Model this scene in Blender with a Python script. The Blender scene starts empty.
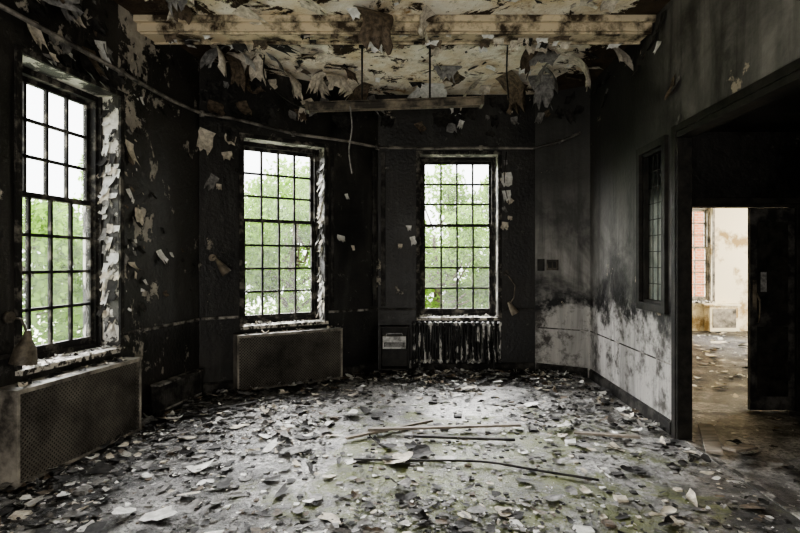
import bpy, math, random
from mathutils import Vector, Matrix
R=random.Random(7)
C=bpy.context.scene.collection
# ---------------------------------------------------------------- node helpers
def newmat(name,rough=0.8,spec=0.3):
    m=bpy.data.materials.new(name); m.use_nodes=True
    nt=m.node_tree; b=nt.nodes['Principled BSDF']
    b.inputs['Roughness'].default_value=rough
    b.inputs['Specular IOR Level'].default_value=spec
    return m,nt,b
def put(nt,sock,v):
    if isinstance(v,bpy.types.NodeSocket): nt.links.new(v,sock)
    elif isinstance(v,(tuple,list)):
        v=tuple(v)
        if len(sock.default_value)==4 and len(v)==3: v=v+(1,)
        sock.default_value=v
    else: sock.default_value=v
def pos(nt,scale=(1,1,1),off=(0,0,0)):
    g=nt.nodes.new('ShaderNodeNewGeometry'); mp=nt.nodes.new('ShaderNodeMapping')
    nt.links.new(g.outputs['Position'],mp.inputs['Vector'])
    mp.inputs['Scale'].default_value=scale; mp.inputs['Location'].default_value=off
    return mp.outputs['Vector']
def xyz(nt):
    g=nt.nodes.new('ShaderNodeNewGeometry'); s=nt.nodes.new('ShaderNodeSeparateXYZ')
    nt.links.new(g.outputs['Position'],s.inputs[0]); return s.outputs
def noise(nt,vec,scale,detail=8,rough=.6,dist=0):
    n=nt.nodes.new('ShaderNodeTexNoise'); nt.links.new(vec,n.inputs['Vector'])
    n.inputs['Scale'].default_value=scale; n.inputs['Detail'].default_value=detail
    n.inputs['Roughness'].default_value=rough; n.inputs['Distortion'].default_value=dist
    return n.outputs['Fac']
def step(nt,v,a,b,lo=0.,hi=1.):
    n=nt.nodes.new('ShaderNodeMapRange'); put(nt,n.inputs['Value'],v)
    n.inputs['From Min'].default_value=a; n.inputs['From Max'].default_value=b
    n.inputs['To Min'].default_value=lo; n.inputs['To Max'].default_value=hi
    return n.outputs[0]
def mth(nt,op,a,b=0.):
    n=nt.nodes.new('ShaderNodeMath'); n.operation=op
    put(nt,n.inputs[0],a); put(nt,n.inputs[1],b); return n.outputs[0]
def mix(nt,f,a,b,mode='MIX'):
    n=nt.nodes.new('ShaderNodeMix'); n.data_type='RGBA'; n.blend_type=mode
    put(nt,n.inputs[0],f); put(nt,n.inputs[6],a); put(nt,n.inputs[7],b); return n.outputs[2]
def bump(nt,b,h,strength=.5,dist=.02):
    n=nt.nodes.new('ShaderNodeBump'); n.inputs['Strength'].default_value=strength
    n.inputs['Distance'].default_value=dist; nt.links.new(h,n.inputs['Height'])
    nt.links.new(n.outputs[0],b.inputs['Normal'])
def g3(v,t=(1,.97,.92)): return (v*t[0],v*t[1],v*t[2])
# ---------------------------------------------------------------- materials
def charred(name,peel_thr=.64,lo=.006,hi=.034,peelc=(.42,.38,.31),stk=.3,zone=None):
    m,nt,b=newmat(name,.42,.5)
    p=pos(nt)
    n1=noise(nt,p,1.1,9,.68)
    c=mix(nt,step(nt,n1,.42,.70),g3(lo),g3(hi,(1,.90,.78)))
    st=noise(nt,pos(nt,(3,3,.45)),1.3,8,.68,.5)
    c=mix(nt,mth(nt,'MULTIPLY',step(nt,st,.52,.78),stk),c,g3(.13,(1,.96,.89)))
    sc=noise(nt,pos(nt,(1,1,1),(9,2,4)),7,12,.75)
    c=mix(nt,mth(nt,'MULTIPLY',step(nt,sc,.61,.64),.5),c,g3(.12,(1,.94,.85)))
    pn=noise(nt,pos(nt,(1,1,.8),(3,1,2)),3.2,13,.72,.3)
    if zone:   # plaster beside the window reveal has lost more paint
        s=xyz(nt)
        zf=mth(nt,'MULTIPLY',step(nt,s[1],zone[0]-.02,zone[0]),step(nt,s[1],zone[0]+.05,zone[1],1,0))
        pn=mth(nt,'ADD',pn,mth(nt,'MULTIPLY',zf,.10))
        top=step(nt,s[2],2.95,3.3,0,.05); pn=mth(nt,'ADD',pn,top)
    pm=step(nt,pn,peel_thr,peel_thr+.012)
    pc=mix(nt,step(nt,noise(nt,p,9,6),.3,.7),tuple(x*.45 for x in peelc),peelc)
    c=mix(nt,pm,c,pc)
    nt.links.new(c,b.inputs['Base Color'])
    nt.links.new(step(nt,n1,.35,.65,.34,.62),b.inputs['Roughness'])
    h=mth(nt,'ADD',mth(nt,'MULTIPLY',pm,.6),mth(nt,'ADD',noise(nt,p,26,7),mth(nt,'MULTIPLY',noise(nt,p,5,6),.8)))
    bump(nt,b,h,.6,.015)
    return m
M_char=charred('charred_wall_paint')
M_reveal=charred('peeling_reveal_paint',.495,.02,.10,(.76,.73,.66))
M_char2=charred('charred_wall_paint_flaking',.615,.006,.036,(.50,.46,.39),.3,(4.74,5.5))
def grey_plaster(name):
    m,nt,b=newmat(name,.5,.45)
    p=pos(nt); s=xyz(nt); z=s[2]
    n1=noise(nt,p,1.5,10,.68,.4); st=noise(nt,pos(nt,(4,4,.35)),1.2,8,.68,.6)
    zz=mth(nt,'ADD',z,mth(nt,'MULTIPLY',mth(nt,'SUBTRACT',n1,.5),1.1))
    up=mix(nt,step(nt,n1,.38,.66),g3(.07),g3(.34,(1,.96,.90)))
    up=mix(nt,mth(nt,'MULTIPLY',step(nt,st,.46,.68),.7),up,g3(.022))
    low=mix(nt,step(nt,st,.4,.65),g3(.56,(1,.97,.92)),g3(.28))
    low=mix(nt,step(nt,noise(nt,p,3.5,11,.74),.48,.60),low,g3(.07,(1,.92,.83)))
    c=mix(nt,step(nt,zz,.86,1.02),low,up)
    band=mth(nt,'MULTIPLY',step(nt,zz,.78,.90),step(nt,zz,1.0,1.30,1,0))
    c=mix(nt,mth(nt,'MULTIPLY',band,step(nt,noise(nt,p,5,9,.7),.38,.52)),c,g3(.007))
    topd=mth(nt,'MULTIPLY',step(nt,zz,1.8,2.7),step(nt,s[1],3.9,5.2,.15,1))
    c=mix(nt,mth(nt,'MULTIPLY',topd,.9),c,g3(.016))
    pn=noise(nt,pos(nt,(1,1,1),(5,2,2)),2.2,12,.68,.2)
    pm=step(nt,pn,.655,.67)
    c=mix(nt,pm,c,(.44,.38,.30))
    nt.links.new(c,b.inputs['Base Color'])
    bump(nt,b,mth(nt,'ADD',mth(nt,'MULTIPLY',pm,.5),noise(nt,p,22,8)),.5,.012)
    return m
M_grey=grey_plaster('smoke_stained_plaster')
# ceiling
m,nt,b=newmat('peeling_ceiling_paint',.75,.2); M_ceil=m
p=pos(nt); s=xyz(nt)
cream=mix(nt,step(nt,noise(nt,p,2.2,8,.65),.32,.60),(.70,.58,.38),(.94,.90,.79))
stain=noise(nt,pos(nt,(1,1,1),(8,3,0)),1.7,10,.74,.4)
cream=mix(nt,step(nt,stain,.56,.66),cream,(.34,.21,.09))
v=noise(nt,pos(nt,(1,1,1),(1,7,0)),1.9,15,.76,.6)
ax=mth(nt,'ABSOLUTE',mth(nt,'SUBTRACT',s[0],.15))
side=step(nt,ax,1.6,2.5,0,.24)
near=step(nt,s[1],4.7,3.4,0,.04)
vv=mth(nt,'ADD',v,mth(nt,'ADD',side,near))
pm=step(nt,vv,.555,.563)
c=mix(nt,pm,cream,mix(nt,noise(nt,p,6,6),(.012,.010,.008),(.10,.07,.045)))
fine=step(nt,noise(nt,p,8,12,.8),.59,.61)
c=mix(nt,mth(nt,'MULTIPLY',fine,.8),c,(.06,.042,.027))
nt.links.new(c,b.inputs['Base Color'])
bump(nt,b,mth(nt,'SUBTRACT',noise(nt,p,12,8),mth(nt,'MULTIPLY',pm,.9)),.9,.03)
# floor
m,nt,b=newmat('dirty_concrete_floor',.5,.5); M_floor=m
p=pos(nt); s=xyz(nt)
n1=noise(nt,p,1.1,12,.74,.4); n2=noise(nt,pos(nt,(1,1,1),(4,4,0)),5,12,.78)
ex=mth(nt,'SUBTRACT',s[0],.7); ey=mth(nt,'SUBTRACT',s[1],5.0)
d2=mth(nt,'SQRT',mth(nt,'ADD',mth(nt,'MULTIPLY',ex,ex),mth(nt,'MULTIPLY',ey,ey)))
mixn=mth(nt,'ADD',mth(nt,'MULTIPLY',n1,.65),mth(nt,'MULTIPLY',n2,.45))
mixn=mth(nt,'SUBTRACT',mixn,step(nt,d2,1.2,3.6,-.03,.09))  # painted light falloff plus wall dirt: paler in the window-lit middle, darker outward
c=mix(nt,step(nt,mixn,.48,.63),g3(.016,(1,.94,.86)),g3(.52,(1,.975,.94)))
c=mix(nt,step(nt,noise(nt,p,22,9,.82),.48,.58),c,g3(.045))
mossn=noise(nt,pos(nt,(1,1,1),(2,9,0)),1.9,10,.75,.5)
dx=mth(nt,'SUBTRACT',s[0],.6); dy=mth(nt,'SUBTRACT',s[1],3.85)
dist=mth(nt,'SQRT',mth(nt,'ADD',mth(nt,'MULTIPLY',dx,dx),mth(nt,'MULTIPLY',dy,dy)))
moss=mth(nt,'SUBTRACT',mossn,step(nt,dist,.4,2.4,-.09,.20))
mf=mth(nt,'MULTIPLY',step(nt,moss,.43,.51),step(nt,n2,.34,.52,.4,1))
c=mix(nt,mf,c,mix(nt,step(nt,n2,.35,.65),(.022,.028,.005),(.145,.165,.035)))
pm=step(nt,noise(nt,pos(nt,(1,1,1),(7,7,7)),15,6,.6),.65,.66)
c=mix(nt,pm,c,g3(.5))
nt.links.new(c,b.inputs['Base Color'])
nt.links.new(step(nt,noise(nt,p,1.8,6),.35,.65,.28,.7),b.inputs['Roughness'])
bump(nt,b,mth(nt,'ADD',n2,mth(nt,'MULTIPLY',noise(nt,p,40,5),.4)),.8,.035)
def dirty(name,a,bc,scale=12,lo=.4,hi=.6,rough=.75,st=(1,1,1),metal=0,bs=.4):
    m,nt,b=newmat(name,rough,.35); p=pos(nt,st)
    f=noise(nt,p,scale,9,.68)
    nt.links.new(mix(nt,step(nt,f,lo,hi),a,bc),b.inputs['Base Color'])
    b.inputs['Metallic'].default_value=metal
    bump(nt,b,f,bs,.01)
    return m
M_black=dirty('charred_wood',(.008,.008,.007),(.03,.027,.023),8,rough=.55)
M_frame=dirty('charred_window_paint',(.012,.011,.010),(.18,.165,.14),9,.50,.66)
M_sill=dirty('peeling_sill_paint',(.04,.035,.03),(.60,.57,.51),14,.46,.52)
M_cover=dirty('grey_cover_frame',(.05,.045,.04),(.38,.35,.30),4,.36,.60,.45)
M_mesh=dirty('cover_lattice_metal',(.04,.036,.031),(.18,.165,.14),2.5,.35,.65,.4)
M_rad=dirty('peeling_radiator_paint',(.012,.012,.012),(.62,.61,.58),9,.52,.55,.5,(1.6,1.6,.45))
M_rail=dirty('worn_rail_paint',(.03,.027,.024),(.36,.34,.31),7,.46,.61)
M_pipe=dirty('sooty_pipe_paint',(.04,.037,.033),(.28,.26,.23),5,.4,.6,.45)
M_skirt=dirty('sooty_skirting',(.012,.011,.010),(.085,.08,.072),6,.45,.65)
M_batten=dirty('scorched_metal',(.035,.03,.024),(.26,.22,.165),4,.4,.62,.5)
M_beam=dirty('stained_beam_plaster',(.05,.036,.022),(.62,.53,.38),4,.41,.55)
M_plank=dirty('weathered_wood',(.12,.105,.09),(.40,.35,.29),3,.35,.65,.7,(1,8,8))
M_white=dirty('white_box_enamel',(.2,.2,.19),(.65,.65,.63),10,.4,.55,.5)
M_pale=dirty('pale_peeling_plaster',(.36,.26,.13),(.84,.77,.60),1.6,.38,.48)
M_brick,nt,b=newmat('brick_facade',.85)
bt=nt.nodes.new('ShaderNodeTexBrick'); nt.links.new(pos(nt,(1,1,1)),bt.inputs['Vector'])
mp=bt.inputs['Vector'].links[0].from_node; mp.inputs['Rotation'].default_value=(math.pi/2,0,0)
bt.inputs['Color1'].default_value=(.42,.14,.06,1); bt.inputs['Color2'].default_value=(.50,.20,.10,1)
bt.inputs['Mortar'].default_value=(.45,.34,.26,1); bt.inputs['Scale'].default_value=3
nt.links.new(bt.outputs['Color'],b.inputs['Base Color'])
FL=[dirty('flake_cream',(.38,.345,.28),(.74,.68,.57),20),dirty('flake_white',(.55,.55,.52),(.84,.83,.80),20),
    dirty('flake_grey',(.12,.118,.112),(.30,.292,.28),20),dirty('flake_soot',(.010,.010,.0095),(.045,.042,.039),20),
    dirty('flake_brown',(.055,.043,.031),(.18,.14,.10),20)]
def glass(name,haze,tint=(1,1,1)):
    m=bpy.data.materials.new(name); m.use_nodes=True; nt=m.node_tree
    for n in list(nt.nodes):
        if n.type!='OUTPUT_MATERIAL': nt.nodes.remove(n)
    out=[n for n in nt.nodes if n.type=='OUTPUT_MATERIAL'][0]
    tr=nt.nodes.new('ShaderNodeBsdfTransparent'); tr.inputs[0].default_value=tint+(1,)
    tl=nt.nodes.new('ShaderNodeBsdfTranslucent'); tl.inputs[0].default_value=(.85,.86,.82,1)
    gl=nt.nodes.new('ShaderNodeBsdfGlossy'); gl.inputs['Roughness'].default_value=.12
    f=step(nt,noise(nt,pos(nt),3.5,8,.7),.3,.7,haze*.4,haze*1.6)
    mx=nt.nodes.new('ShaderNodeMixShader'); nt.links.new(f,mx.inputs[0]); nt.links.new(tr.outputs[0],mx.inputs[1]); nt.links.new(tl.outputs[0],mx.inputs[2])
    m2=nt.nodes.new('ShaderNodeMixShader'); m2.inputs[0].default_value=.05
    nt.links.new(mx.outputs[0],m2.inputs[1]); nt.links.new(gl.outputs[0],m2.inputs[2])
    nt.links.new(m2.outputs[0],out.inputs[0]); return m
M_glass=glass('dusty_glass',.022)
M_glass2=glass('sooty_wired_glass',.5,(.35,.45,.48))
m,nt,b=newmat('leaf_green',.6); M_leaf=m
lc=mix(nt,noise(nt,pos(nt),1.2,3),(.06,.14,.015),(.25,.38,.08)); nt.links.new(lc,b.inputs['Base Color'])
tl=nt.nodes.new('ShaderNodeBsdfTranslucent'); nt.links.new(lc,tl.inputs[0])
mx=nt.nodes.new('ShaderNodeMixShader'); mx.inputs[0].default_value=.5
out=[n for n in nt.nodes if n.type=='OUTPUT_MATERIAL'][0]
nt.links.new(b.outputs[0],mx.inputs[1]); nt.links.new(tl.outputs[0],mx.inputs[2]); nt.links.new(mx.outputs[0],out.inputs[0])
M_bark=dirty('bark',(.05,.04,.03),(.14,.11,.08),10)
M_grass=dirty('pale_ground',(.22,.25,.15),(.42,.44,.33),2)
# ---------------------------------------------------------------- mesh builder
class Fr:
    def __init__(s,p0,p1):
        s.o=Vector((p0[0],p0[1],0)); d=Vector((p1[0]-p0[0],p1[1]-p0[1],0)); s.L=d.length
        s.u=d.normalized(); s.v=Vector((s.u.y,-s.u.x,0))
    def __call__(s,u,v,z): return s.o+s.u*u+s.v*v+Vector((0,0,z))
W=Fr((0,0),(1,0)); W.v=Vector((0,1,0))
class MB:
    def __init__(s): s.V=[];s.F=[];s.M=[];s.S=[]
    def face(s,vs,m=0,sm=False):
        i=len(s.V); s.V+= [tuple(v) for v in vs]; s.F.append(tuple(range(i,i+len(vs)))); s.M.append(m); s.S.append(sm)
    def box(s,fr,u0,u1,v0,v1,z0,z1,m=0):
        P=[fr(u,v,z) for z in (z0,z1) for v in (v0,v1) for u in (u0,u1)]
        s.hexa(P,m)
    def hexa(s,P,m=0):
        i=len(s.V); s.V+=[tuple(p) for p in P]
        for f in ((0,2,3,1),(4,5,7,6),(0,1,5,4),(2,6,7,3),(0,4,6,2),(1,3,7,5)):
            s.F.append(tuple(i+k for k in f)); s.M.append(m); s.S.append(False)
    def bar(s,a,b,w,t,m=0,up=Vector((0,0,1))):
        a=Vector(a);b=Vector(b); d=(b-a).normalized(); q=d.cross(up)
        if q.length<1e-4: q=d.cross(Vector((1,0,0)))
        q.normalize(); r=q.cross(d)
        P=[c+q*(x*w/2)+r*(y*t/2) for c in (a,b) for y in (-1,1) for x in (-1,1)]
        s.hexa(P,m)
    def tube(s,pts,r,n=8,m=0,caps=True):
        pts=[Vector(p) for p in pts]; base=len(s.V); k=len(pts)
        rs=r if isinstance(r,(list,tuple)) else [r]*k
        q=None
        for i,p in enumerate(pts):
            d=(pts[min(i+1,k-1)]-pts[max(i-1,0)]).normalized()
            if q is None:
                q=d.cross(Vector((0,0,1)))
                if q.length<1e-3: q=Vector((1,0,0))
            q=(q-d*q.dot(d)).normalized(); t=d.cross(q)
            for j in range(n):
                a=2*math.pi*j/n; s.V.append(tuple(p+(q*math.cos(a)+t*math.sin(a))*rs[i]))
        for i in range(k-1):
            for j in range(n):
                s.F.append((base+i*n+j,base+i*n+(j+1)%n,base+(i+1)*n+(j+1)%n,base+(i+1)*n+j)); s.M.append(m); s.S.append(True)
        if caps:
            s.F.append(tuple(base+j for j in range(n))[::-1]); s.M.append(m); s.S.append(False)
            s.F.append(tuple(base+(k-1)*n+j for j in range(n))); s.M.append(m); s.S.append(False)
    def sheet(s,c,side,a,o,w,L,amax,m,rng,n=5,k=4,wav=.12):
        c=Vector(c); base=len(s.V); px=0;py=0; ph=rng.random()*6
        e1,e2=rng.random()*6,rng.random()*6
        el=[1+.14*math.sin(e1+j*2.2)+.10*math.sin(e2+j*3.7) for j in range(k)]
        lf=-.5; rt=.5; skew=rng.uniform(-.25,.25)
        for i in range(n):
            t=i/(n-1)
            if i: 
                an=amax*((i-.5)/(n-1))**.8; px+=math.cos(an)*L/(n-1); py+=math.sin(an)*L/(n-1)
            lf=max(-.62,min(-.2,lf+rng.uniform(-.08,.12))); rt=min(.62,max(.2,rt+rng.uniform(-.12,.08)))
            for j in range(k):
                f_=j/(k-1); e=lf+(rt-lf)*f_+skew*t*.4
                f=1+(el[j]-1)*t
                bow=4*(f_-.5)**2
                s.V.append(tuple(c+side*(e*w)+a*(px*f)+o*(py*f+.004+bow*.14*w*t+wav*w*t*math.sin(ph+e*4)*.4)))
        for i in range(n-1):
            for j in range(k-1):
                q=base+i*k+j; s.F.append((q,q+1,q+k+1,q+k)); s.M.append(m); s.S.append(True)
    def shard(s,c,ax,ay,nz,w,h,curl,m,rng):
        base=len(s.V); c=Vector(c); k=rng.randint(4,7); ph=rng.random()*6.28; cd=rng.random()*6.28
        s.V.append(tuple(c+nz*rng.uniform(0,.02)*w))
        for i in range(k):
            a=ph+6.283*(i+rng.uniform(-.3,.3))/k; r=rng.uniform(.6,1.1)
            x=math.cos(a)*r; y=math.sin(a)*r; z=max(0,curl)*(x*math.cos(cd)+y*math.sin(cd))**2*w*.5
            s.V.append(tuple(c+ax*(x*w/2)+ay*(y*h/2)+nz*z))
        for i in range(k):
            s.F.append((base,base+1+i,base+1+(i+1)%k)); s.M.append(m); s.S.append(False)
    def flake(s,c,ax,ay,nz,w,h,curl,m,rng,n=4):
        base=len(s.V); c=Vector(c); ph=rng.random()*6.28
        p1,p2,p3=[rng.random()*6.28 for _ in range(3)]
        for i in range(n):
            for j in range(n):
                a=i/(n-1)*2-1; b_=j/(n-1)*2-1; edge=max(abs(a),abs(b_)); th=math.atan2(b_,a)
                rr=1+edge*(.16*math.sin(2*th+p1)+.13*math.sin(3*th+p2)+.09*math.sin(5*th+p3)+rng.uniform(-.06,.06))
                if abs(a)+abs(b_)>1.7: rr*=.82
                a*=rr;b_*=rr
                z=curl*(a*math.cos(ph)+b_*math.sin(ph))**2*w*.5
                s.V.append(tuple(c+ax*(a*w/2)+ay*(b_*h/2)+nz*z))
        for i in range(n-1):
            for j in range(n-1):
                q=base+i*n+j; s.F.append((q,q+1,q+n+1,q+n)); s.M.append(m); s.S.append(False)
    def obj(s,name,mats,parent=None,bevel=0):
        me=bpy.data.meshes.new(name); me.from_pydata(s.V,[],s.F)
        for m in mats: me.materials.append(m)
        me.polygons.foreach_set('material_index',s.M); me.polygons.foreach_set('use_smooth',s.S)
        me.update(); o=bpy.data.objects.new(name,me); C.objects.link(o)
        if parent: o.parent=parent
        if bevel:
            bm=o.modifiers.new('bevel','BEVEL'); bm.width=bevel; bm.segments=2; bm.limit_method='ANGLE'
        return o
def wall(name,fr,L0,L1,z0,z1,ops,th,mats):
    us=sorted(set([L0,L1]+[x for o in ops for x in o[:2]])); zs=sorted(set([z0,z1]+[x for o in ops for x in o[2:]]))
    def solid(i,j):
        if i<0 or j<0 or i>=len(us)-1 or j>=len(zs)-1: return False
        u=(us[i]+us[i+1])/2; z=(zs[j]+zs[j+1])/2
        return not any(o[0]<u<o[1] and o[2]<z<o[3] for o in ops)
    mb=MB()
    for i in range(len(us)-1):
        for j in range(len(zs)-1):
            if not solid(i,j): continue
            a,b_,c,d=us[i],us[i+1],zs[j],zs[j+1]
            mb.face([fr(a,0,c),fr(a,0,d),fr(b_,0,d),fr(b_,0,c)],0)
            mb.face([fr(a,-th,c),fr(b_,-th,c),fr(b_,-th,d),fr(a,-th,d)],0)
            if not solid(i-1,j): mb.face([fr(a,0,c),fr(a,-th,c),fr(a,-th,d),fr(a,0,d)],1)
            if not solid(i+1,j): mb.face([fr(b_,0,c),fr(b_,0,d),fr(b_,-th,d),fr(b_,-th,c)],1)
            if not solid(i,j-1): mb.face([fr(a,0,c),fr(b_,0,c),fr(b_,-th,c),fr(a,-th,c)],1)
            if not solid(i,j+1): mb.face([fr(a,0,d),fr(a,-th,d),fr(b_,-th,d),fr(b_,0,d)],1)
    return mb.obj(name,mats)
# ---------------------------------------------------------------- room shell
HC=3.79; SILL=.74; HEAD=2.97; TH=.36
P=[(-3.71,-2.0),(-2.27,6.03),(-.30,7.30),(1.85,7.30),(2.46,6.90),(2.08,-2.0)]
FLt=Fr(P[0],P[1]); F2=Fr(P[1],P[2]); F3=Fr(P[2],P[3]); F4=Fr(P[3],P[4]); FRt=Fr(P[4],P[5]); FB=Fr(P[5],P[0])
def sL(y): return (y+2)/(FLt.u.y)
def sR(y): return (6.9-y)/abs(FRt.u.y)
wl=(sL(3.76),sL(4.74)); wl2=(sL(1.0),sL(2.0))
w2=(.50,1.54); w3=(.57,1.64)
wall('wall_left',FLt,-.3,FLt.L+.25,0,HC,[wl+(SILL,HEAD),wl2+(SILL,HEAD)],TH,[M_char2,M_reveal])
wall('wall_back_left',F2,-.15,F2.L+.12,0,HC,[w2+(SILL,HEAD)],TH,[M_char,M_reveal])
wall('wall_back',F3,-.12,F3.L+.1,0,HC,[w3+(SILL,HEAD)],TH,[M_char,M_reveal])
wall('wall_back_right',F4,-.1,F4.L+.02,0,HC,[],.3,[M_grey,M_grey])
RW=.10
wall('wall_right',FRt,-.02,FRt.L,0,HC,[(sR(5.27),sR(4.76),1.10,2.56),(sR(4.52),sR(.9),0,2.60)],RW,[M_grey,M_black])
wall('wall_rear',FB,-.3,FB.L+.3,0,HC,[],.2,[M_char,M_char])
def slab(name,pts,z0,z1,mat):
    mb=MB(); n=len(pts)
    mb.face([(x,y,z1) for x,y in pts]); mb.face([(x,y,z0) for x,y in pts][::-1])
    for i in range(n):
        a=pts[i];b_=pts[(i+1)%n]; mb.face([(a[0],a[1],z0),(b_[0],b_[1],z0),(b_[0],b_[1],z1),(a[0],a[1],z1)])
    return mb.obj(name,[mat])
room=[(2.14,-2.3),(2.14,-2.0),(2.52,6.9),(2.15,7.5),(1.95,7.66),(-.42,7.66),(-2.62,6.25),(-4.1,-2.3)]
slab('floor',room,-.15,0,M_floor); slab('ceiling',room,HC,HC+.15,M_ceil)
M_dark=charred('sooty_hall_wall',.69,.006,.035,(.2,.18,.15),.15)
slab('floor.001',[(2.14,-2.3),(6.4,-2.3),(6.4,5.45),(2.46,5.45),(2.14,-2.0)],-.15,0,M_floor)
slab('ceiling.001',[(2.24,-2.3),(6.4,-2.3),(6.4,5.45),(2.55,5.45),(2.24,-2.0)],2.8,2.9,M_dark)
FH=Fr((2.50,5.33),(6.2,5.33))
wall('wall_hall_back',FH,0,3.9,0,2.8,[(.24,1.50,0,2.08)],.12,[M_dark,M_black])
FH2=Fr((6.2,5.33),(6.2,-2.0)); wall('wall_hall_right',FH2,0,7.3,0,2.8,[],.2,[M_dark,M_dark])
FH3=Fr((6.2,-2.0),(2.2,-2.0)); wall('wall_hall_rear',FH3,0,4,0,2.8,[],.2,[M_dark,M_dark])
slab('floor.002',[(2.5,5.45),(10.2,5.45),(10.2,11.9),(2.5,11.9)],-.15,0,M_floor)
slab('ceiling.002',[(2.62,5.45),(10.2,5.45),(10.2,11.9),(2.62,11.9)],3.3,3.4,M_pale)
FS=Fr((2.85,11.6),(10.0,11.6)); wall('wall_far_back',FS,-.2,7.3,0,3.3,[(2.86,3.94,.64,2.70)],.3,[M_pale,M_pale])
FS2=Fr((2.85,5.45),(2.85,11.6)); wall('wall_far_left',FS2,0,6.2,0,3.3,[],.2,[M_pale,M_pale])
FS3=Fr((10,11.6),(10,5.45)); wall('wall_far_right',FS3,0,6.15,0,3.3,[(.6,2.2,.6,2.8),(2.6,4.2,.6,2.8)],.3,[M_pale,M_pale])
FS4=Fr((10,5.57),(6.2,5.57)); wall('wall_far_front',FS4,0,3.9,0,3.3,[],.1,[M_pale,M_pale])
# ---------------------------------------------------------------- windows
def window(name,fr,u0,u1,z0,z1,rec=.2,cols=4,ru=3,rl=4,skip=(),fm=None,gm=None):
    mb=MB(); f=.05
    v0=-rec-.09; v1=-rec
    mb.box(fr,u0,u0+f,v0,v1+.01,z0,z1); mb.box(fr,u1-f,u1,v0,v1+.01,z0,z1)
    mb.box(fr,u0+f,u1-f,v0,v1+.01,z1-f,z1); mb.box(fr,u0+f,u1-f,v0,v1+.01,z0,z0+.045)
    a=u0+f;b_=u1-f; zb=z0+.045; zt=z1-f; zm=zb+(zt-zb)*rl/(ru+rl)+.01
    for (c,d,va,vb,rows,low) in ((zm-.02,zt,v0+.005,v0+.04,ru,0),(zb,zm+.02,v0+.045,v0+.08,rl,1)):
        st=.035
        mb.box(fr,a,a+st,va,vb,c,d); mb.box(fr,b_-st,b_,va,vb,c,d)
        mb.box(fr,a+st,b_-st,va,vb,c,c+(.06 if low else .04)); mb.box(fr,a+st,b_-st,va,vb,d-.04,d)
        A=a+st;B=b_-st;Cc=c+(.06 if low else .04);D=d-.04
        for i in range(1,cols):
            x=A+(B-A)*i/cols; mb.box(fr,x-.012,x+.012,va+.003,vb-.003,Cc,D)
        for j in range(1,rows):
            z=Cc+(D-Cc)*j/rows; mb.box(fr,A,B,va+.005,vb-.005,z-.012,z+.012)
        vm=(va+vb)/2
        for i in range(cols):
            for j in range(rows):
                if (low,i,j) in skip: continue
                x0=A+(B-A)*i/cols;x1=A+(B-A)*(i+1)/cols;y0=Cc+(D-Cc)*j/rows;y1=Cc+(D-Cc)*(j+1)/rows
                mb.face([fr(x0,vm,y0),fr(x1,vm,y0),fr(x1,vm,y1),fr(x0,vm,y1)],1)
    mb.box(fr,u0-.04,u1+.04,-rec+.01,.05,z0-.035,z0+.004,2)
    mb.box(fr,u0,u0+.02,-rec+.01,-rec+.04,z0,z1,0); mb.box(fr,u1-.02,u1,-rec+.01,-rec+.04,z0,z1,0)
    mb.box(fr,u0-.05,u0-.002,.001,.02,z0,z1+.05,0); mb.box(fr,u1+.002,u1+.05,.001,.02,z0,z1+.05,0)
    mb.box(fr,u0-.002,u1+.002,.001,.02,z1+.002,z1+.05,0)
    for k in range(60):
        mb.flake(fr(R.uniform(u0,u1),R.uniform(-rec+.03,.04),z0+.006),fr.u,fr.v,Vector((0,0,1)),R.uniform(.02,.07),R.uniform(.02,.06),R.uniform(0,.8),R.choice([2,3]),R)
    return mb.obj(name,[fm or M_frame,gm or M_glass,M_sill,FL[1]])
window('window_1',FLt,*wl,SILL,HEAD,skip={(1,1,3)})
window('window_2',F2,*w2,SILL,HEAD,skip={(0,2,1),(1,3,2)})
window('window_3',F3,*w3,SILL,HEAD,skip={(1,0,0)})
window('window_4',FLt,*wl2,SILL,HEAD)
window('window_5',FS,2.86,3.94,.64,2.70,rec=.1,fm=M_cover,skip={(a,b,c) for a in (0,1) for b in range(4) for c in range(4)})
mb=MB(); a,b_=sR(5.27),sR(4.76)
for (u0,u1,z0,z1) in ((a,a+.04,1.10,2.56),(b_-.04,b_,1.10,2.56),(a+.04,b_-.04,2.52,2.56),(a+.04,b_-.04,1.10,1.14)):
    mb.box(FRt,u0,u1,-.098,-.002,z0,z1)
for (u0,u1,z0,z1) in ((a-.06,a+.01,1.04,2.62),(b_-.01,b_+.06,1.04,2.62),(a+.01,b_-.01,2.55,2.62),(a+.01,b_-.01,1.04,1.11)):
    mb.box(FRt,u0,u1,.001,.035,z0,z1)
mb.box(FRt,a+.04,b_-.04,-.066,-.05,1.14,2.52,1)
for i in range(1,4):
    u=a+.04+(b_-a-.08)*i/4; mb.box(FRt,u-.004,u+.004,-.048,-.042,1.14,2.52)
for i in range(1,9):
    z=1.14+1.38*i/9; mb.box(FRt,a+.04,b_-.04,-.048,-.042,z-.004,z+.004)
mb.obj('window_6',[M_black,M_glass2])
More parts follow.
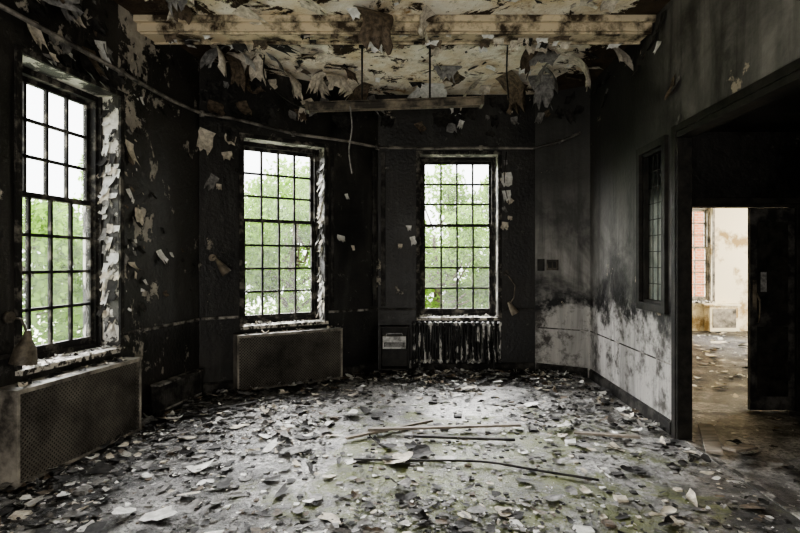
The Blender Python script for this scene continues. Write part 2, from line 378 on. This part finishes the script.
# ---------------------------------------------------------------- door post, header trim, threshold
mb=MB(); u=sR(4.52)
mb.box(FRt,u+.001,u+.025,-.105,.02,0,2.55); mb.box(FRt,u-.07,u,.001,.028,0,2.66)
mb.box(FRt,u+.001,sR(.9)-.001,-.12,.02,2.55,2.599); mb.box(FRt,u+.001,sR(.9),.001,.028,2.6,2.66)
mb.box(FRt,sR(.9)-.05,sR(.9)-.001,-.12,.02,0,2.55)
mb.obj('trim_1',[M_black],bevel=.004)
mb=MB(); mb.box(FRt,u+.06,sR(.95),-.08,-.03,0,.010); mb.obj('trim_2',[M_rail])
mb=MB()
mb.box(FH,.18,.24,.001,.03,0,2.14); mb.box(FH,1.50,1.56,.001,.03,0,2.14); mb.box(FH,.24,1.50,.001,.03,2.08,2.14)
mb.box(FH,.241,.26,-.119,-.002,0,2.079); mb.box(FH,1.47,1.499,-.119,-.002,0,2.079); mb.box(FH,.26,1.47,-.119,-.002,2.05,2.079)
mb.obj('door_frame',[M_black],bevel=.003)
mb=MB(); a,b_=1.02,1.467
mb.box(FH,a,b_,-.07,-.03,.01,2.045)
mb.box(FH,a+.07,b_-.07,-.03,-.024,.15,.85,1); mb.box(FH,a+.07,b_-.07,-.03,-.024,1.0,1.9,1)
mb.box(FH,a+.02,a+.06,-.024,-.018,1.02,1.32,2)
mb.tube([FH(a+.05,-.025,.9),FH(a+.05,.03,.9),FH(a+.05,.04,1.0),FH(a+.05,.04,1.12),FH(a+.05,-.025,1.2)],.009,8,2)
mb.box(FH,a+.10,a+.16,-.03,-.022,1.20,1.40,3)
mb.obj('door_1',[M_skirt,M_black,M_batten,FL[2]])
fd=Fr((2.52+.26,5.47),(2.90,6.2)); mb=MB(); mb.box(fd,.02,.70,-.02,.02,.01,2.045); mb.box(fd,.1,.62,.02,.026,1.0,1.9,1); mb.box(fd,.1,.62,.02,.026,.15,.85,1)
mb.tube([fd(.64,.02,.95),fd(.64,.06,.95),fd(.58,.06,.95)],.01,8,1)
mb.obj('door_2',[M_skirt,M_black])
mb=MB(); mb.box(FS,3.75,4.35,.01,.25,.02,.56); mb.box(FS,3.7,4.4,.005,.28,.56,.6); mb.box(FS,3.8,4.3,.25,.26,.1,.5,1)
mb.obj('radiator_cover',[M_pale,M_cover],bevel=.005)
# ---------------------------------------------------------------- trims
def strip(name,mat,segs):
    mb=MB()
    for fr,a,b_,v0,v1,z0,z1 in segs: mb.box(fr,a,b_,v0,v1,z0,z1)
    return mb.obj(name,[mat],bevel=.004)
def skirt(nm,fr,a,b_): 
    strip(nm,M_skirt,[(fr,a,b_,.001,.025,0,.11),(fr,a,b_,.001,.015,.11,.125)])
skirt('baseboard_left',FLt,.05,FLt.L-.03); skirt('baseboard_back_left',F2,.03,F2.L-.02); skirt('baseboard_back',F3,.02,F3.L-.02)
skirt('baseboard_back_right',F4,.02,F4.L-.03); skirt('baseboard_right',FRt,.04,sR(4.52)-.1)
skirt('baseboard_rear',FB,.05,FB.L-.05)
strip('trim_3',M_rail,[(FLt,.1,wl2[0]-.06,.001,.022,.84,.87),(FLt,wl2[1]+.06,wl[0]-.06,.001,.022,.84,.87),(FLt,wl[1]+.06,FLt.L-.02,.001,.022,.84,.87)])
strip('trim_4',M_rail,[(F2,.02,w2[0]-.06,.001,.022,.84,.87),(F2,w2[1]+.06,F2.L-.02,.001,.022,.84,.87)])
strip('trim_5',M_skirt,[(F3,.02,w3[0]-.06,.001,.022,.84,.87),(F3,w3[1]+.06,F3.L-.02,.001,.022,.84,.87)])
strip('trim_6',M_rail,[(F4,.02,F4.L-.02,.001,.012,.60,.615)])
strip('trim_7',M_rail,[(FRt,.03,sR(4.52)-.1,.001,.010,.60,.615)])
strip('trim_8',M_skirt,[(F2,w2[1]+.09,w2[1]+.13,.001,.02,.9,3.0),(F2,F2.L-.1,F2.L-.04,.001,.03,.9,3.0),(F3,.04,.1,.001,.03,.9,3.0)])
mb=MB()
mb.box(W,-2.46,2.36,4.98,5.28,HC-.13,HC-.001); mb.box(W,-2.47,2.37,4.93,4.98,HC-.06,HC-.001); mb.box(W,-2.42,2.37,5.28,5.33,HC-.06,HC-.001)
mb.box(W,-2.44,2.36,5.0,5.03,HC-.15,HC-.131); mb.box(W,-2.44,2.36,5.23,5.26,HC-.15,HC-.131)
mb.obj('ceiling_beam',[M_beam],bevel=.006)
mb=MB()
def at(fr,u,z,v=.06): return fr(u,v,z)
pts=[at(FLt,sL(2.6),3.22),at(FLt,sL(3.7),3.2),at(FLt,sL(4.7),3.17),at(FLt,sL(5.4),3.14),at(FLt,FLt.L-.08,3.15,.08),at(F2,.4,3.16),at(F2,1.1,3.08),at(F2,1.8,3.08),at(F2,F2.L-.05,3.05,.07),at(F3,.6,3.04),at(F3,1.4,3.05),at(F3,F3.L-.05,3.04,.07),at(F4,.35,3.09),at(F4,F4.L-.1,3.17,.08)]
mb.tube(pts,.019,8)
for i in range(0,len(pts),2): mb.tube([pts[i]+Vector((0,0,-.03)),pts[i]+Vector((0,0,.03))],.028,8)
mb.obj('conduit_pipe',[M_pipe])
# ---------------------------------------------------------------- hanging light batten
mb=MB()
yb=5.62
P0=Vector((-.97,yb,3.13)); P1=Vector((.86,yb,3.19))
mb.bar(P0,P1,.10,.045); mb.bar(P0+Vector((0,0,.03)),P1+Vector((0,0,.03)),.16,.012)
mb.bar(P0+Vector((0,-.04,-.03)),P1+Vector((0,-.04,-.03)),.012,.03); mb.bar(P0+Vector((0,.04,-.03)),P1+Vector((0,.04,-.03)),.012,.03)
for x in (-.97,.86):
    z=3.13 if x<0 else 3.19; mb.box(W,x-.015,x+.015,yb-.08,yb+.08,z-.05,z+.045)
for x in (-.40,.315): mb.tube([(x,yb,3.18),(x,yb,HC-.002)],.010,6,1); mb.tube([(x,yb,HC-.03),(x,yb,HC-.002)],.035,10,1)
mb.obj('fluorescent_light_fitting',[M_batten,M_black])
def wire(name,pts,r=.006,mat=M_black,sub=6):
    pts=[Vector(p) for p in pts]; out=[]
    for i in range(len(pts)-1):
        p0=pts[max(i-1,0)];p1=pts[i];p2=pts[i+1];p3=pts[min(i+2,len(pts)-1)]
        for k in range(sub):
            t=k/sub; out.append(.5*((2*p1)+(p2-p0)*t+(2*p0-5*p1+4*p2-p3)*t*t+(3*p1-p0-3*p2+p3)*t**3))
    out.append(pts[-1]); mb=MB(); mb.tube(out,r,6); return mb.obj(name,[mat])
wire('hanging_cable',[(1.13,5.6,HC),(1.12,5.6,3.5),(1.14,5.6,3.22)],.009)
wire('hanging_cable',[(-.52,5.55,3.12),(-.50,5.55,2.9),(-.53,5.54,2.65),(-.50,5.55,2.42)],.009,FL[2])
wire('hanging_cable',[(-1.5,5.9,HC),(-1.48,5.9,3.5),(-1.2,6.1,3.3),(-.97,5.7,3.2)],.008)
wire('hanging_cable',[at(F3,1.75,3.0,.03),at(F3,1.72,2.6,.05),at(F3,1.78,2.3,.03)],.006)
# ---------------------------------------------------------------- radiator covers
def cover(name,fr,u0,u1,dep=.2,h=.66):
    mb=MB(); t=.022
    mb.box(fr,u0,u1,.03,dep,h-.025,h); mb.box(fr,u0,u0+.025,.03,dep-.01,.02,h-.025); mb.box(fr,u1-.025,u1,.03,dep-.01,.02,h-.025)
    mb.box(fr,u0,u1,dep-.01,dep+.008,h-.03,h-.0); mb.box(fr,u0,u1,dep-.01,dep+.008,.02,.042)
    mb.box(fr,u0,u0+t,dep-.01,dep+.008,.042,h-.03); mb.box(fr,u1-t,u1,dep-.01,dep+.008,.042,h-.03)
    mb.box(fr,u0+.025,u1-.025,dep-.035,dep-.025,.04,h-.03,1)
    A,B,Z0,Z1=u0+t,u1-t,.042,h-.03; sp=.034; c=A-(Z1-Z0)
    while c<B:
        ua=max(A,c); za=Z0+(ua-c); ub=min(B,c+(Z1-Z0)); zb=Z0+(ub-c)
        if ub-ua>.01:
            mb.bar(fr(ua,dep,za),fr(ub,dep,zb),.005,.009,2,fr.v.cross(fr.u))
            mb.bar(fr(ua,dep-.004,Z0+Z1-za),fr(ub,dep-.004,Z0+Z1-zb),.005,.009,2,fr.v.cross(fr.u))
        c+=sp
    mb.box(fr,u0+.01,u0+.05,.06,dep-.04,0,.04,0); mb.box(fr,u1-.05,u1-.01,.06,dep-.04,0,.04,0)
    for k in range(40):
        mb.flake(fr(R.uniform(u0+.03,u1-.03),R.uniform(.05,dep-.03),h+.004),fr.u,fr.v,Vector((0,0,1)),R.uniform(.02,.08),R.uniform(.02,.06),R.uniform(0,.7),R.choice([3,4,4]),R)
    return mb.obj(name,[M_cover,M_black,M_mesh,FL[0],FL[3]])
cover('radiator_cover',FLt,sL(3.52),sL(4.74),.22)
cover('radiator_cover',F2,.37,1.70,.2)
mb=MB(); n=17
for i in range(n):
    u=.49+i*.0715
    for v in (.07,.11,.15):
        mb.tube([F3(u,v,.15),F3(u,v,.19),F3(u,v,.64),F3(u,v,.69)],[.016,.021,.021,.016],8)
    for z in (.17,.665):
        mb.tube([F3(u,.045,z),F3(u,.06,z),F3(u,.16,z),F3(u,.175,z)],[.02,.033,.033,.02],10)
for z in (.17,.665): mb.tube([F3(.46,.11,z),F3(.49+n*.0715-.04,.11,z)],.022,10)
for u in (.56,1.56):
    mb.box(F3,u-.012,u+.012,.07,.15,0,.14)
mb.tube([F3(.46,.11,.17),F3(.445,.11,.17),F3(.44,.11,.12),F3(.44,.11,0)],.012,8)
mb.obj('column_radiator',[M_rad])
mb=MB(); a,b_=.03,.42
mb.box(F3,a,a+.02,.03,.2,.06,.62); mb.box(F3,b_-.02,b_,.03,.2,.06,.62); mb.box(F3,a,b_,.03,.2,.62,.64); mb.box(F3,a+.02,b_-.02,.03,.2,.06,.08)
mb.box(F3,a+.02,b_-.02,.03,.04,.08,.62); mb.box(F3,a+.02,b_-.02,.04,.19,.33,.345)
mb.box(F3,a,a+.03,.05,.18,0,.06); mb.box(F3,b_-.03,b_,.05,.18,0,.06)
mb.obj('wall_cabinet',[M_black],bevel=.003)
mb=MB(); mb.box(F3,.07,.38,.06,.21,.347,.51); mb.box(F3,.09,.36,.21,.216,.37,.43,1)
for i in range(5): mb.box(F3,.10,.35,.216,.219,.375+i*.011,.379+i*.011,0)
mb.tube([F3(.12,.13,.51),F3(.12,.13,.54),F3(.33,.13,.54),F3(.33,.13,.51)],.008,6)
mb.obj('paper_dispenser',[M_white,M_black],bevel=.004)
mb=MB(); a,b_=sL(5.15),sL(5.88)
mb.box(FLt,a,b_,.028,.12,.03,.30); mb.box(FLt,a-.01,b_+.01,.028,.13,.30,.32,1); mb.box(FLt,a,b_,.12,.128,.05,.07,1)
for i in range(18): 
    u=a+.05+i*(b_-a-.1)/17; mb.box(FLt,u-.004,u+.004,.12,.126,.1,.28,0)
mb.box(FLt,a+.03,a+.07,.05,.11,0,.03); mb.box(FLt,b_-.07,b_-.03,.05,.11,0,.03)
mb.obj('heating_duct',[M_skirt,M_rail],bevel=.004)
mb=MB(); mb.box(F4,.04,.13,.001,.03,1.38,1.54); mb.box(F4,.17,.32,.001,.04,1.39,1.53,1); mb.box(F4,.19,.24,.04,.046,1.42,1.50); mb.box(F4,.26,.30,.04,.046,1.42,1.50)
mb.obj('electrical_switch_box',[M_black,M_batten],bevel=.004)
def lamp(name,base,nrm,pts,d,ln=.13,r=.06):
    mb=MB(); base=Vector(base)
    mb.tube([base,base+nrm*.025],.04,14)
    out=[base+nrm*.02]+[Vector(p) for p in pts]; mb.tube(out,.008,8)
    q=out[-1]; d=Vector(d).normalized()
    mb.tube([q-d*.03,q,q+d*.03,q+d*(.03+ln*.4),q+d*(.03+ln)],[.018,.026,.032,r*.8,r],16,caps=False)
    mb.tube([q-d*.031,q-d*.03],.018,10)
    mb.tube([q+d*.03,q+d*.06,q+d*.09,q+d*.10],[.012,.024,.022,.01],10,1)
    return mb.obj(name,[M_batten,M_white])
lamp('wall_reading_lamp',F2(.14,.001,1.55),F2.v,[F2(.16,.08,1.57),F2(.18,.12,1.50)],F2.u*.4+Vector((0,0,-.6))+F2.v*.2)
lamp('wall_reading_lamp',F3(1.74,.001,1.35),F3.v,[F3(1.76,.06,1.33),F3(1.86,.08,1.18),F3(1.84,.09,1.02),F3(1.78,.1,.93)],Vector((.35,-.1,-.6)),.12,.055)
lamp('wall_reading_lamp',FLt(wl[0]-.10,.001,1.12),FLt.v,[FLt(wl[0]-.08,.09,1.11),FLt(wl[0]-.06,.12,1.00)],Vector((-.12,-.05,-1)),.17,.085)
# ---------------------------------------------------------------- floor debris
mb=MB(); Z=Vector((0,0,1))
def inroom(x,y,e=0.):
    if y<1.2 or y>7.22-e: return False
    if x< -2.5-.18*(4.73-y)+.08+e or x>2.30-e: return False
    if y>5.9 and x<-2.27+(y-6.03)/.645+.10+e: return False
    if y>6.8 and x>1.80+(7.3-y)*1.4: return False
    return True
def addflake(x,y,sz,zb=.004,mset=None,curl=(-.05,.35)):
    an=R.random()*6.28; ax=Vector((math.cos(an),math.sin(an),0)); ay=Vector((-math.sin(an),math.cos(an),0))
    nz=(Z+Vector((R.gauss(0,.10),R.gauss(0,.10),0))).normalized()
    ax=(ax-nz*ax.dot(nz)).normalized(); ay=nz.cross(ax)
    m_=R.choices([0,1,2,3,4],mset or [8,12,28,46,6])[0]
    w=sz*R.uniform(.6,1.4); h=sz*R.uniform(.3,1.0)
    tilt=max(abs(ax.z)*w,abs(ay.z)*h)*.5
    if sz>.06: mb.flake((x,y,zb+tilt),ax,ay,nz,w,h,R.uniform(*curl),m_,R,5)
    else: mb.shard((x,y,zb+tilt),ax,ay,nz,w*1.15,h*1.15,R.uniform(*curl),m_,R)
cnt=0
while cnt<12500:
    x=R.uniform(-3,2.4); y=R.uniform(1.9,7.2)
    if not inroom(x,y): continue
    cl=math.sin(x*2.3+1)*math.cos(y*1.9)+math.sin(x*5+y*4)*.5
    bright=(-.6<x<2.2 and 3.4<y<6.4)
    if R.random()>.5+.38*cl: continue
    if bright and R.random()<.66: continue
    addflake(x,y,min(.12,.009+R.expovariate(50)),.003+R.random()*.012); cnt+=1
for k in range(60):
    x=R.uniform(-2.6,2.2); y=R.uniform(2.4,6.8)
    if inroom(x,y,.15): addflake(x,y,R.uniform(.10,.19),.01,[20,28,25,22,3])
for k in range(1100):
    fr,u=R.choice([(FLt,R.uniform(sL(3),FLt.L-.1)),(F2,R.uniform(.1,F2.L)),(F3,R.uniform(.1,F3.L)),(F3,R.uniform(.1,F3.L)),(F4,R.uniform(.1,F4.L-.1)),(FRt,R.uniform(.1,sR(4.6)))])
    q=fr(u,.08+R.expovariate(3.2),0)
    if inroom(q.x,q.y): addflake(q.x,q.y,R.uniform(.03,.12),.015+R.random()*.03,[9,13,28,42,8],(.05,.5))
mb.obj('paint_flake_debris',FL)
mb=MB()
for k in range(300):
    x=R.uniform(2.65,5.0); y=R.uniform(2.0,5.2); addflake(x,y,.02+R.expovariate(40),.004)
for k in range(900):
    x=R.uniform(3.5,9.5); y=R.uniform(5.8,11.3); addflake(x,y,.03+R.expovariate(24),.01,[30,30,20,10,5])
mb.obj('plaster_debris',FL)
mb=MB()
def chunk(c,s,m_):
    c=Vector(c); P=[c+Vector(((x*s*R.uniform(.3,.6)),(y*s*R.uniform(.3,.6)),(s*.28*R.uniform(.6,1) if z else 0))) for z in (0,1) for y in (-1,1) for x in (-1,1)]
    mb.hexa(P,m_)
k=0
while k<1400:
    x=R.uniform(-2.9,2.3);y=R.uniform(2.3,7.1)
    if not inroom(x,y): continue
    chunk((x,y,0),R.uniform(.012,.045) if R.random()<.96 else R.uniform(.06,.10),R.choices([0,1,2,3,4],[8,10,32,44,8])[0]); k+=1
mb.obj('rubble',FL)
def plank(name,a,b_,w,t,mat=M_plank,z=None):
    mb=MB(); mb.bar((a[0],a[1],a[2]),(b_[0],b_[1],b_[2]),w,t); return mb.obj(name,[mat],bevel=.003)
plank('wooden_batten',(-.28,4.62,.05),(1.08,4.78,.04),.045,.02)
plank('wooden_batten',(-.45,4.45,.03),(.30,4.95,.03),.035,.02)
plank('wooden_batten',(.12,4.50,.03),(.95,4.40,.035),.03,.02,M_skirt)
plank('wooden_board',(2.42,4.1,.03),(2.72,4.75,.05),.12,.02)
plank('wooden_board',(2.50,4.05,.075),(2.80,4.25,.03),.10,.02)
plank('wooden_batten',(-2.1,5.1,.03),(-1.5,5.6,.03),.06,.02,M_skirt)
plank('wooden_batten',(1.5,4.6,.03),(2.0,4.45,.04),.05,.02,M_plank)
wire('rubber_hose',[(-.35,4.0,.02),(.1,3.98,.02),(.6,3.93,.03),(1.0,3.78,.02),(1.35,3.62,.02)],.009)
# ---------------------------------------------------------------- peeling paint on ceiling & walls
mb=MB(); D=Vector((0,0,-1))
big=[(-.25,4.86,.40,.48,2.0),(-1.55,6.0,.36,.38,1.9),(-1.4,6.4,.36,.38,1.8),(1.25,6.5,.40,.48,1.9),(1.75,6.5,.36,.4,2.0),(1.9,6.0,.36,.4,1.8),(-1.9,5.9,.32,.45,1.9),(-2.0,5.5,.32,.4,1.9),(.3,4.86,.36,.25,2.0),(1.0,6.8,.36,.35,1.7),(-.8,6.5,.36,.3,1.6)]
for k in range(40):
    if k%2: x,y=(-2.25+R.random()*.8,R.uniform(4.0,6.0))
    elif k%4: x,y=(1.3+R.random()*.9,R.uniform(4.0,6.6))
    else: x,y=(R.uniform(-1.2,1.6),R.uniform(6.2,7.0))
    if inroom(x,y,.1) and not 4.7<y<5.5: big.append((x,y,R.uniform(.18,.36),R.uniform(.16,.36),R.uniform(.8,1.9)))
for x,y,w,L,am in big:
    an=R.random()*6.28; a=Vector((math.cos(an),math.sin(an)*.6,0)).normalized(); sd=Z.cross(a)
    mb.sheet((x,y,HC-.002),sd,a,D,w,L,am,R.choice([0,0,1,0,2,4]),R,9,9)
n=0
while n<240:
    x=R.uniform(-2.3,2.3);y=R.uniform(3.4,7.1)
    if not inroom(x,y) or 4.85<y<5.4: continue
    an=R.random()*6.28; a=Vector((math.cos(an),math.sin(an),0)); sd=Z.cross(a)
    sz=.03+R.expovariate(16)
    mb.sheet((x,y,HC-.002),sd,a,D,min(sz,.28),min(sz,.28)*R.uniform(.6,1.1),R.uniform(.2,.9),R.choices([0,1,3,4],[45,25,20,10])[0],R,5,6); n+=1
for k in range(60):
    x=R.uniform(-2.2,2.2)
    mb.sheet((x,R.uniform(5.0,5.25),HC-.15),Vector((1,0,0)),Vector((0,R.choice([-1,1]),0)),D,R.uniform(.04,.14),R.uniform(.04,.10),R.uniform(.3,1.0),R.choice([0,1,3,4]),R,5,5)
mb.obj('peeling_ceiling_flakes',FL)
mb=MB()
def blocked(fr,u,z):
    for f,o in ((FLt,wl),(F2,w2),(F3,w3),(FLt,wl2)):
        if f is fr and o[0]-.07<u<o[1]+.07 and SILL-.1<z<HEAD+.06: return True
    return False
def peel(fr,u,z,s_,m_,am=None,dirn=None,asp=None):
    an=dirn if dirn is not None else R.gauss(-1.57,.45)
    a=fr.u*math.cos(an)+Z*math.sin(an); sd=a.cross(fr.v)
    mb.sheet(fr(u,.001,z),sd,a,fr.v,s_,s_*(asp or R.uniform(.8,1.6)),am or R.uniform(.15,1.0),m_,R,6,6,.05)
def scatter(fr,u0,u1,z0,z1,n,smin,smax,ws):
    k=0;t=0
    while k<n and t<n*10:
        t+=1; u=R.uniform(u0,u1);z=R.uniform(z0,z1)
        if blocked(fr,u,z): continue
        peel(fr,u,z,R.uniform(smin,smax)*R.uniform(.5,1),R.choices([0,1,2,3,4],ws)[0]); k+=1
lw=[3,2,12,72,10]
scatter(FLt,sL(2.6),wl[0],.9,3.7,26,.03,.12,lw); scatter(FLt,wl[0],wl[1],3.05,3.75,40,.05,.22,[9,6,22,50,13])
scatter(FLt,wl[1]+.06,wl[1]+.35,1.0,3.5,60,.02,.09,[20,18,20,34,8]); scatter(FLt,wl[1]+.45,FLt.L-.1,1.2,3.7,20,.03,.09,lw)
scatter(F2,.05,w2[0]-.05,2.3,3.7,10,.05,.18,[8,3,17,62,9]); scatter(F2,.05,F2.L,3.3,3.76,40,.08,.26,[9,4,18,58,10])
scatter(F3,.1,F3.L-.05,3.3,3.76,30,.08,.24,[7,3,18,62,10]); scatter(F3,w3[1]+.06,w3[1]+.2,1.8,3.0,7,.05,.12,[30,10,25,25,10])
scatter(F4,.05,F4.L-.05,3.4,3.75,8,.08,.24,lw); scatter(FRt,.1,sR(4.5),3.45,3.76,14,.06,.22,lw)
scatter(FRt,sR(4.62),sR(4.5),2.72,3.1,5,.08,.18,[15,3,20,15,50])
for fr,u,z,s_ in ((F2,.10,3.0,.19),(F2,.30,2.78,.11),(F2,.36,2.98,.13),(F2,1.78,1.85,.10),(F2,1.85,2.4,.05),(F3,.42,2.0,.09),(F3,.30,1.75,.06),(F3,.47,1.85,.08),(F3,1.74,2.72,.15),(F3,1.75,2.48,.13),(F3,1.72,2.05,.11),(F2,1.95,1.72,.06),
    (FLt,sL(5.3),1.62,.09),(FLt,sL(5.0),2.0,.10),(FLt,sL(4.88),2.6,.13),(FLt,sL(4.9),1.5,.12),(FLt,sL(5.5),1.6,.05),(F2,.22,2.4,.07)):
    peel(fr,u,z,s_,R.choice([0,0,1]),R.uniform(.4,1.4),R.uniform(-1.9,-1.3))
for fr,u,sg in ((FLt,wl[1],-1),(F2,w2[1],-1)):
    o=fr.u*sg
    for k in range(70):
        mb.sheet(fr(u,R.uniform(-.17,-.01),R.uniform(SILL+.1,HEAD-.1))+o*.001,fr.v,D,o,R.uniform(.03,.10),R.uniform(.03,.12),R.uniform(.2,.8),R.choices([0,1,2,3],[3,4,3,4])[0],R,5,5)
mb.obj('peeling_wall_flakes',FL)
# ---------------------------------------------------------------- outdoors
slab('ground',[(-60,8.5),(-60,60),(60,60),(60,8.5)],-3.4,-3.2,M_grass)
slab('ground.001',[(-60,-20),(-60,8.5),(-4.6,8.5),(-4.6,-20)],-3.4,-3.2,M_grass)
def tree_mesh(seed,n=5600):
    r=random.Random(seed); mb=MB()
    mb.tube([(0,0,-3.2),(.05,0,-1.5),(0,.1,.4),(.1,0,2.2)],[.2,.16,.12,.05],8,1)
    blobs=[]
    for i in range(18):
        a=r.random()*6.28; rad=r.uniform(.5,2.3); z=r.uniform(-2.4,2.6); rad*=(1-.12*abs(z))
        c=Vector((math.cos(a)*rad,math.sin(a)*rad,z)); blobs.append((c,r.uniform(.5,1.0)))
        mb.tube([(0,0,z-.9),c*.5+Vector((0,0,-.2)),c],[.06,.04,.012],5,1)
    for i in range(n):
        c,s=r.choice(blobs); d=Vector((r.gauss(0,1),r.gauss(0,1),r.gauss(0,1))).normalized()*s*r.random()**.4
        q=c+d; ax=Vector((r.gauss(0,1),r.gauss(0,1),r.gauss(0,1))).normalized(); ay=ax.orthogonal().normalized(); l=r.uniform(.06,.13)
        mb.face([q-ax*l,q+ay*l*.5,q+ax*l,q-ay*l*.5],0)
    return mb.obj('tree',[M_leaf,M_bark])
protos=[tree_mesh(i) for i in range(3)]
spots=[(-10.5,14,0,1.1),(-8.4,15.2,.6,1.05),(-12.5,12.5,.4,1.1),(-6.0,17,1,1.0),(-3.6,18,1.0,1.1),(-1.2,18.5,.4,1),(1.2,18,.3,1.0),(3.2,18.5,.2,1.05),(-15,10,0,1.1),(-5,24,2.0,1.2),(2.4,26,1.4,1.3),(-10.5,20,2.0,1.2),(-13,4,.0,1.1),(0,23,.8,1.1)]
for i,(x,y,z,s) in enumerate(spots):
    o=protos[i] if i<3 else bpy.data.objects.new('tree',protos[i%3].data)
    if i>=3: C.objects.link(o)
    sz=s*(1+z*.12); o.scale=(s,s,sz); o.rotation_euler=(0,0,i*1.7); o.location=(x,y,-3.2+3.2*sz)
fx=Fr((7.2,16.5),(14,16.5)); mb=MB()
mb.box(fx,0,7,-.3,0,-3.2,6)
for u in (.6,2.4,4.2): mb.box(fx,u,u+.9,0,.02,.6,2.4,1); mb.box(fx,u-.08,u+.98,0,.08,.5,.6,2)
mb.obj('brick_building',[M_brick,M_glass2,M_pale])
# ---------------------------------------------------------------- light
w=bpy.data.worlds.new('overcast_sky'); bpy.context.scene.world=w; w.use_nodes=True
bg=w.node_tree.nodes['Background']; bg.inputs[0].default_value=(.96,.985,1,1); bg.inputs[1].default_value=5.5
def sun(name,d,st,ang,col=(1,1,1)):
    l=bpy.data.lights.new(name,'SUN'); l.energy=st; l.angle=math.radians(ang); l.color=col
    o=bpy.data.objects.new(name,l); C.objects.link(o); o.rotation_euler=Vector(d).to_track_quat('-Z','Y').to_euler(); o.location=(0,12,9)
sun('soft_sky_sun',(.12,-.8,-.50),32,46,(1,.99,.97)); sun('soft_sky_sun',(.8,-.35,-.45),16,50,(1,.99,.98))
def area(name,loc,d,sx,sy,p,col=(1,1,1)):
    l=bpy.data.lights.new(name,'AREA'); l.shape='RECTANGLE'; l.size=sx; l.size_y=sy; l.energy=p; l.color=col
    o=bpy.data.objects.new(name,l); C.objects.link(o); o.location=loc; o.rotation_euler=Vector(d).to_track_quat('-Z','Y').to_euler()
area('rear_fill_light',(-.4,-1.4,.9),(.08,1,.75),2.2,1.2,165,(1,.96,.89))  # added fill lamp behind the camera, lifts ceiling and walls
area('far_room_fill_light',(9.7,8.4,1.8),(-1,.1,0),3.5,2.0,440,(1,.93,.79))  # added fill lamp out of sight, brightens the far room
# ---------------------------------------------------------------- camera
cd=bpy.data.cameras.new('camera'); cd.lens=24; cd.sensor_width=36; cd.shift_y=-4.5/800
cam=bpy.data.objects.new('camera',cd); C.objects.link(cam); cam.location=(0,0,1.5); cam.rotation_euler=(math.pi/2,0,0)
bpy.context.scene.camera=cam
bpy.context.scene.view_settings.view_transform='AgX'
try: bpy.context.scene.view_settings.look='AgX - Medium High Contrast'
except Exception as e: print(e)
